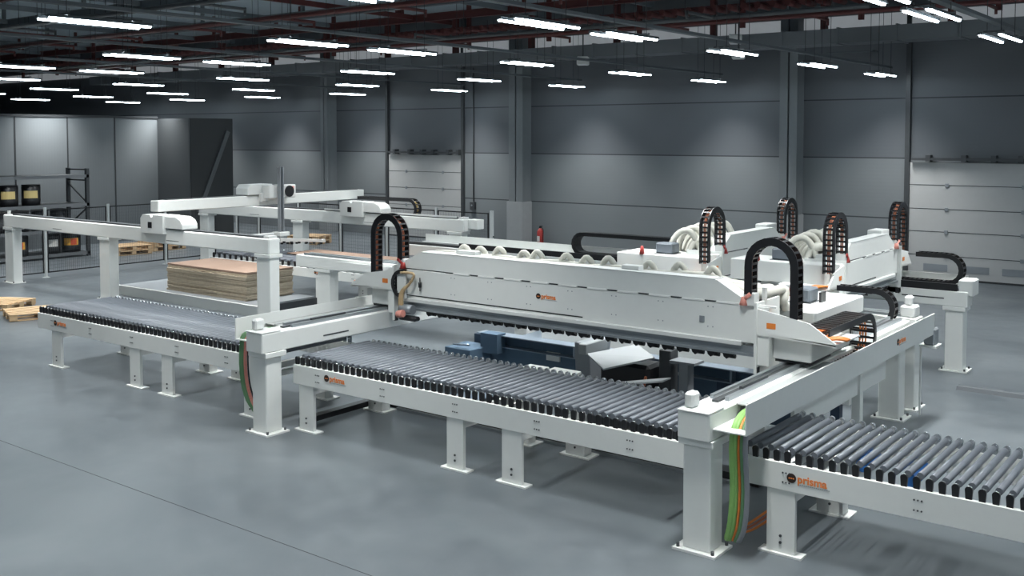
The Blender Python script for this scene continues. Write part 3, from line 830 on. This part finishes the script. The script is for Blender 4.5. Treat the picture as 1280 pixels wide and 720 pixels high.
MB().box(-19.98,-19.85,13.4,19.2,2.295,2.31).build('bridge_rack',DARKM,t)
def carriage(t,y):
    m=MB(); m.prism([(-19.8,1.64),(-19.8,1.95),(-19.72,2.03),(-19.45,2.03),(-19.42,1.98),(-19.36,1.98),(-19.33,2.03),(-18.98,2.03),(-18.98,1.64)],1,y-.23,y+.2); c=m.build('end_carriage',WHITE2,t)
    m=MB(); pts=[(-18.98,1.76)]+[(-18.65+.28*math.cos(a),1.76+.26*math.sin(a)) for a in [PI/2-PI/2*k/6 for k in range(7)]]
    pts=[(-18.98,1.765),(-18.98,2.02),(-18.6,2.02),(-18.44,1.96),(-18.37,1.87),(-18.36,1.765)]
    m.prism(pts,1,y-.18,y+.2); m.build('motor_hood',WHITE2,c,bevel=.01)
    MB().box(-19.52,-19.38,y-.235,y-.225,1.75,1.88).build('access_slot',BLACK,c)
carriage(t,12.92); carriage(t,18.75)
tr=thing('lifting_trolley','white trolley with tall grey mast riding on the gantry bridge','lifting trolley',(-19.6,15.9,0))
MB().box(-.135,-.02,-.08,.12,2.14,2.36).build('side_skirt',WHITE2,tr,bevel=.02)
m=MB(); m.prism([(-.42,2.315),(-.42,2.47),(-.34,2.56),(.32,2.56),(.32,2.315)],0,-.55,-.1)
m.build('trolley_body',WHITE2,tr,bevel=.01)
MB().box(-.1,.18,.0,.82,2.22,2.54).build('trolley_arm',WHITE2,tr,bevel=.02)
MB().tube([(.185,.6,2.38),(.20,.6,2.38)],.14,18).build('drum_opening',BLACK,tr)
MB().box(.17,.195,.64,.74,2.38,2.50).build('red_warning_mark',PINKR,tr)
m=MB(); m.box(.20,.30,.22,.24,1.38,2.98).box(.20,.30,.32,.34,1.38,2.98).box(.20,.22,.24,.32,1.38,2.95); m.build('mast',GREYP,tr)
# gripper frame below the mast
m=MB(); m.bar((-.3,-1.2,1.30),(.2,.35,1.36),.12,.1); gr=m.build('gripper_beam',WHITE2,tr,bevel=.01)
MB().box(.1,.4,.12,.42,1.32,1.42).build('gripper_plate',WHITE2,tr,bevel=.01)
for k,(y0,y1,xo) in enumerate(((-.9,.55,.25),(-.5,.8,.45),(.0,1.0,.75))):
    m=MB(); m.bar((xo-.2,y0,1.27),(xo+.25,y1,1.19),.07,.07); a=m.build('suction_arm',WHITE2,tr)
    for j in range(6):
        u=(j+.5)/6; x=xo-.2+.45*u; y=y0+(y1-y0)*u; z=1.27-.08*u
        MB().tube([(x,y,z-.03),(x,y,z-.08)],.035,8).build('suction_cup',BLACK,a)
# chain on the back gantry rail
t=thing('energy_chain','black energy chain with brass cables curling down on the back gantry rail','cable chain',(0,0,0))
pts=[(a,19.05,b) for a,b in horiz_loop(-19.6,-17.75,2.10,1.66,-17.9)]
chain('chain_links',t,pts,(0,1,0),.08,.2,BRASS,pitch=.09)

# ------------------------------------------------------------------ low lift table + board stack
t=thing('lift_table','low white lift table frame carrying the stack of boards','lift table',(-22.0,13.43,0))
MB().box(0,5.2,0,.06,.0,.22).build('side_beam',WHITE,t)
MB().box(0,5.1,.08,1.68,.02,.19).build('table_body',DARKM,t)
MB().box(.05,5.05,.1,1.66,.19,.215).build('table_top',GREYP,t)
nb=14; z=.215
for i in range(nb):
    th=.04; dx=random.uniform(-.03,.03); dy=random.uniform(-.03,.02)
    m=MB(); x0,x1,y0,y1=-20.40+dx,-17.56+dx,13.74+dy,15.0+dy
    m.box(x0,x1,y0,y1,z,z+th-.002)
    o=m.build('chipboard_panel',BOARDT if i==nb-1 else BOARDE); z+=th+random.choice((.001,.003,.004,.007))
    k=nb-1-i
    lab='topmost reddish chipboard panel of the board stack' if k==0 else 'bottom chipboard panel of the board stack on the lift table' if i==0 else 'chipboard panel in the board stack, %s from the top'%ORD[k]
    tag(o,lab,'board','chipboard panels stacked on the lift table')
# ------------------------------------------------------------------ infeed conveyor behind the stack
t=conveyor('infeed roller conveyor with widely spaced brackets behind the board stack',-20.8,27,.21,15.2,16.7,.60,.80,.885,.035,[(-17.05,-16.75),(-19.9,-19.65)])
logo(t,3.75,-.001,.72,.07)
MB().box(-19.0,-14.6,16.05,17.0,.925,.945).build('chipboard_panel',BOARDT)
tag(bpy.context.scene.objects['chipboard_panel.%03d'%nb] if 'chipboard_panel.%03d'%nb in bpy.data.objects else bpy.data.objects['chipboard_panel'],'single wide chipboard panel lying on the infeed conveyor behind the long rail','board')
t=thing('alignment_roller','small white and black alignment roller at the edge of the lying panel','alignment roller',(-17.3,15.0,0))
MB().tube([(0,0.2,.98),(.12,.2,.98)],.07,12).build('roller_body',WHITE2,t)
MB().tube([(.12,.2,.98),(.2,.2,.98)],.065,12).build('roller_tyre',BLACK,t)
MB().box(0,.04,.18,.22,.802,.98).build('stand',GREYP,t)

# ------------------------------------------------------------------ fence
def fence_run(axis,fixed,a,b,lab,end=True):
    """panel between posts at a and b, along axis"""
    t=thing('mesh_fence',lab,'fence',((a,fixed,0) if axis==0 else (fixed,a,0)),0 if axis==0 else PI/2,'mesh fence panels around the machine')
    L=b-a
    MB().box(-.03,.03,-.03,.03,0,1.85).build('post',FPOST,t)
    MB().box(-.08,.08,-.06,.06,0,.012).build('foot_plate',FPOST,t)
    m=MB()
    m.box(.05,L-.05,-.012,.012,.12,.15).box(.05,L-.05,-.012,.012,1.76,1.79).box(.05,.08,-.012,.012,.12,1.79).box(L-.08,L-.05,-.012,.012,.12,1.79)
    m.build('frame',BLACK,t)
    m=MB(); n=int(L/.06)
    for i in range(n): x=.08+i*(L-.16)/n; m.box(x-.0016,x+.0016,-.002,.002,.14,1.77)
    k=18
    for i in range(k): z=.14+i*1.63/k; m.box(.06,L-.06,-.004,-.001,z-.0016,z+.0016)
    m.build('mesh_infill',WIREG,t)
    return t
ysf=[10.3,12.1,13.9,15.7,17.5,19.3]
for i in range(5): fence_run(1,-26.05,ysf[i],ysf[i+1],'mesh fence panel in front of the drum rack, %s from the left'%ORD[i])
xsb=[-26.05,-25.0,-23.2,-21.4,-19.6,-17.8,-16.0]
for i in range(6): fence_run(0,20.05,xsb[i],xsb[i+1],'mesh fence panel behind the loader gantry, %s from the left'%ORD[i])
t=thing('fence_post','white end post of the mesh fence in front of the back wall','fence post',(-15.95,20.05,0))
MB().box(-.04,.04,-.03,.03,0,1.85).build('post_tube',FPOST,t); MB().tube([(.045,0,1.2),(.06,0,1.2)],.02,8).build('bolt',BLACK,t)
MB().box(-.08,.08,-.07,.07,0,.012).build('foot_plate',FPOST,t)

# ------------------------------------------------------------------ rack with drums
RX=-29.85; RD=1.1
t=thing('storage_rack','dark steel storage rack holding rows of black drums at far left','rack',(RX,17.3,0),0)
for y in (0,-3.9,-7.8):
    for x in (0,-RD):
        MB().box(x-.05,x+.05,y-.05,y+.05,0,2.72).build('upright',RACK,t)
    m=MB()
    for z in (2.68,2.35,.1,1.55,.85): m.box(-RD,0,y-.02,y+.02,z-.02,z+.02)
    m.bar((0,y,1.65),(-RD,y,2.25),.04,.04); m.bar((0,y,1.5),(-RD,y,.9),.04,.04); m.build('end_brace',RACK,t,split=True)
for z in (2.5,1.62,.85,.12):
    s=MB().box(.0,.05,-7.85,.05,z-.06,z+.03).box(-RD-.05,-RD,-7.85,.05,z-.06,z+.03).build('shelf_beam',SHELF,t)
    MB().box(-RD,0,-7.8,0,z,z+.02).build('shelf_deck',RACK,s)
def drum_proto(lab,labmat,y,z,h,w=.46,mat_=DRUM,lab2=None,grp='black drums in the rack'):
    t=thing('drum',lab,'drum',(RX-.36,17.3+y,z+.022),0,grp)
    r=w/2
    MB().tube([(0,0,0),(0,0,h*.3),(0,0,h*.32),(0,0,h*.9),(0,0,h*.94)],[r*.96,r,r*.97,r,r*.9],18).build('drum_body',mat_,t)
    MB().tube([(0,0,h*.94),(0,0,h)],[r*.98,r*.97],18).build('lid',mat_,t)
    if labmat:
        # curved label on the side facing +x/-y
        m=MB(); a0,a1=-1.25,.25; n=8
        A=[];B=[]
        for k in range(n+1):
            a=a0+(a1-a0)*k/n; p=(math.cos(a)*(r+.004),math.sin(a)*(r+.004))
            A.append(m.bm.verts.new((*p,h*.36))); B.append(m.bm.verts.new((*p,h*.72)))
        for k in range(n): m._face([A[k],A[k+1],B[k+1],B[k]])
        m.build('label_sticker',labmat,t)
        if lab2:
            m=MB();A=[];B=[]
            for k in range(n+1):
                a=-.55+.6*k/n; p=(math.cos(a)*(r+.007),math.sin(a)*(r+.007))
                A.append(m.bm.verts.new((*p,h*.38))); B.append(m.bm.verts.new((*p,h*.7)))
            for k in range(n): m._face([A[k],A[k+1],B[k+1],B[k]])
            m.build('label_patch',lab2,t)
    return t
drum_proto('black drum with a yellow label, right one on the upper rack shelf',LAB1,-1.60,1.62,.62,.54)
drum_proto('black drum with a yellow label, left one on the upper rack shelf',LAB1,-2.28,1.62,.62,.54)
drum_proto('black drum cut by the left picture edge on the upper rack shelf',None,-3.05,1.62,.62,.5)
drum_proto('plain black drum under the upper shelf, rightmost on the middle shelf',None,-.75,.85,.62,.5)
drum_proto('plain black drum, second from the right on the middle rack shelf',None,-1.35,.85,.62,.5)
drum_proto('plain black drum, third from the right on the middle rack shelf',None,-1.95,.85,.62,.5)
drum_proto('plain black drum, fourth from the right on the middle rack shelf',None,-2.5,.85,.62,.5)
drum_proto('blue drum at the left picture edge on the middle rack shelf',None,-3.1,.85,.5,.5,mat('blue_drum_plastic',(.02,.03,.22),.4),grp='')
drum_proto('black drum with red and yellow label, rightmost on the bottom shelf',LAB3,-.36,.12,.6,.58,lab2=LAB2)
drum_proto('black drum with a narrow white label on the bottom shelf',LAB4,-1.0,.12,.6,.54)
drum_proto('black drum with red, yellow and white label beside the gantry column',LAB3,-2.05,.12,.6,.62,lab2=LAB2)
drum_proto('dark drum half hidden behind the leftmost gantry column',None,-3.15,.12,.6,.54)
# ------------------------------------------------------------------ pallets
def pallet(label,x,y,rz,zoff=0,grp='wooden pallets on the floor'):
    t=thing('pallet',label,'pallet',(x,y,zoff),rz,grp)
    for i in range(5):
        yy=-.4+i*.2-.0; MB().box(-.6,.6,yy-.065,yy+.065,.122,.144).build('deck_board',PAL,t)
    for i in (-1,0,1): MB().box(i*.53-.07,i*.53+.07,-.4-.06,.4+.06,.10,.122).build('stringer_board',PAL,t)
    for i in (-1,0,1):
        for j in (-1,0,1): MB().box(i*.53-.07,i*.53+.07,j*.39-.07,j*.39+.07,.02,.10).build('block',PAL,t)
    for j in (-1,0,1): MB().box(-.6,.6,j*.39-.05,j*.39+.05,0,.02).build('bottom_board',PAL,t)
    return t
pallet('wooden pallet on the floor touching the start of the left roller conveyor',-20.6+.05,10.78,1.25)
pallet('wooden pallet at the left picture edge, farther from the conveyor',-22.35,10.82,.45)
pallet('lower wooden pallet of the left pair far back between rack and fence',-29.3,18.3,PI/2-.1)
pallet('lower wooden pallet of the right pair far back beside the partition',-29.6,19.75,PI/2)
pallet('wooden pallet standing beside the end of the drum rack',-29.1,17.0+.0,PI/2,0) if False else None
pallet('upper wooden pallet of the left pair far back between rack and fence',-29.3,18.3,PI/2-.06,.145)
pallet('upper wooden pallet of the right pair far back beside the partition',-29.6,19.75,PI/2+.04,.145)
pallet('wooden pallet stack base behind the mesh fence, under the bridge',-27.2,24.0,.2)
pallet('upper wooden pallet of the far pair behind the mesh fence',-27.2,24.0,.25,.145)
# ------------------------------------------------------------------ wall bits
t=thing('fire_extinguisher','red fire extinguisher standing by the back wall column','fire extinguisher',(-19.75,27.4,.13))
MB().tube([(0,0,0),(0,0,.02),(0,0,.45),(0,0,.52),(0,0,.56)],[.10,.11,.11,.07,.03],16).build('cylinder',RED,t)
MB().box(-.03,.03,-.03,.03,.56,.62).box(-.02,.09,-.015,.015,.62,.64).build('valve',BLACK,t)
m=MB(); hose(m,[(.03,0,.6),(.13,-.02,.5),(.13,-.04,.25),(.11,-.05,.15)],.012,16,6); m.build('hose',BLACK,t)
MB().box(-.05,.05,-.115,-.108,.12,.3).build('label_sticker',LAB4,t)
MB().box(-.13,.13,-.13,.13,-.13,-.0).build('stand',DARKM,t)
t=thing('control_box','small dark door control box with a conduit up the back wall','control box',(-22.9,27.72,0))
MB().box(-.1,.1,-.06,.07,1.14,1.42).build('box',DARKM,t,bevel=.01); MB().tube([(0,.04,1.4),(0,.04,6.1)],.022,6).build('conduit',DARKM,t)
MB().tube([(.0,-.06,1.3),(.0,-.075,1.3)],.03,8).build('button',GREYP,t)
t=thing('wall_lamp_shelf','thin pale panel hanging below the duct near the right column','panel',(0,26.0,0))
MB().box(-9.6,-8.4,-.2,.2,5.83,5.86).build('panel_sheet',TRUNK,t)

# ------------------------------------------------------------------ world, camera
w=bpy.data.worlds.new('world'); SC.world=w; w.use_nodes=True
bg=w.node_tree.nodes['Background']; bg.inputs[0].default_value=(.6,.7,.8,1); bg.inputs[1].default_value=.0
cam=bpy.data.cameras.new('camera'); co=bpy.data.objects.new('camera',cam); COL.objects.link(co)
F=1281.7176; cam.sensor_width=36; cam.lens=36*F/1280; cam.shift_y=-(360-231)/1280.; cam.clip_end=200
co.location=(0,0,3.7); co.rotation_euler=(PI/2-math.radians(2.680184),0,math.radians(37.371238))
SC.camera=co
vs=SC.view_settings; vs.view_transform='Standard'; vs.look='None'; vs.gamma=1; vs.exposure=0.63; vs.use_curve_mapping=False
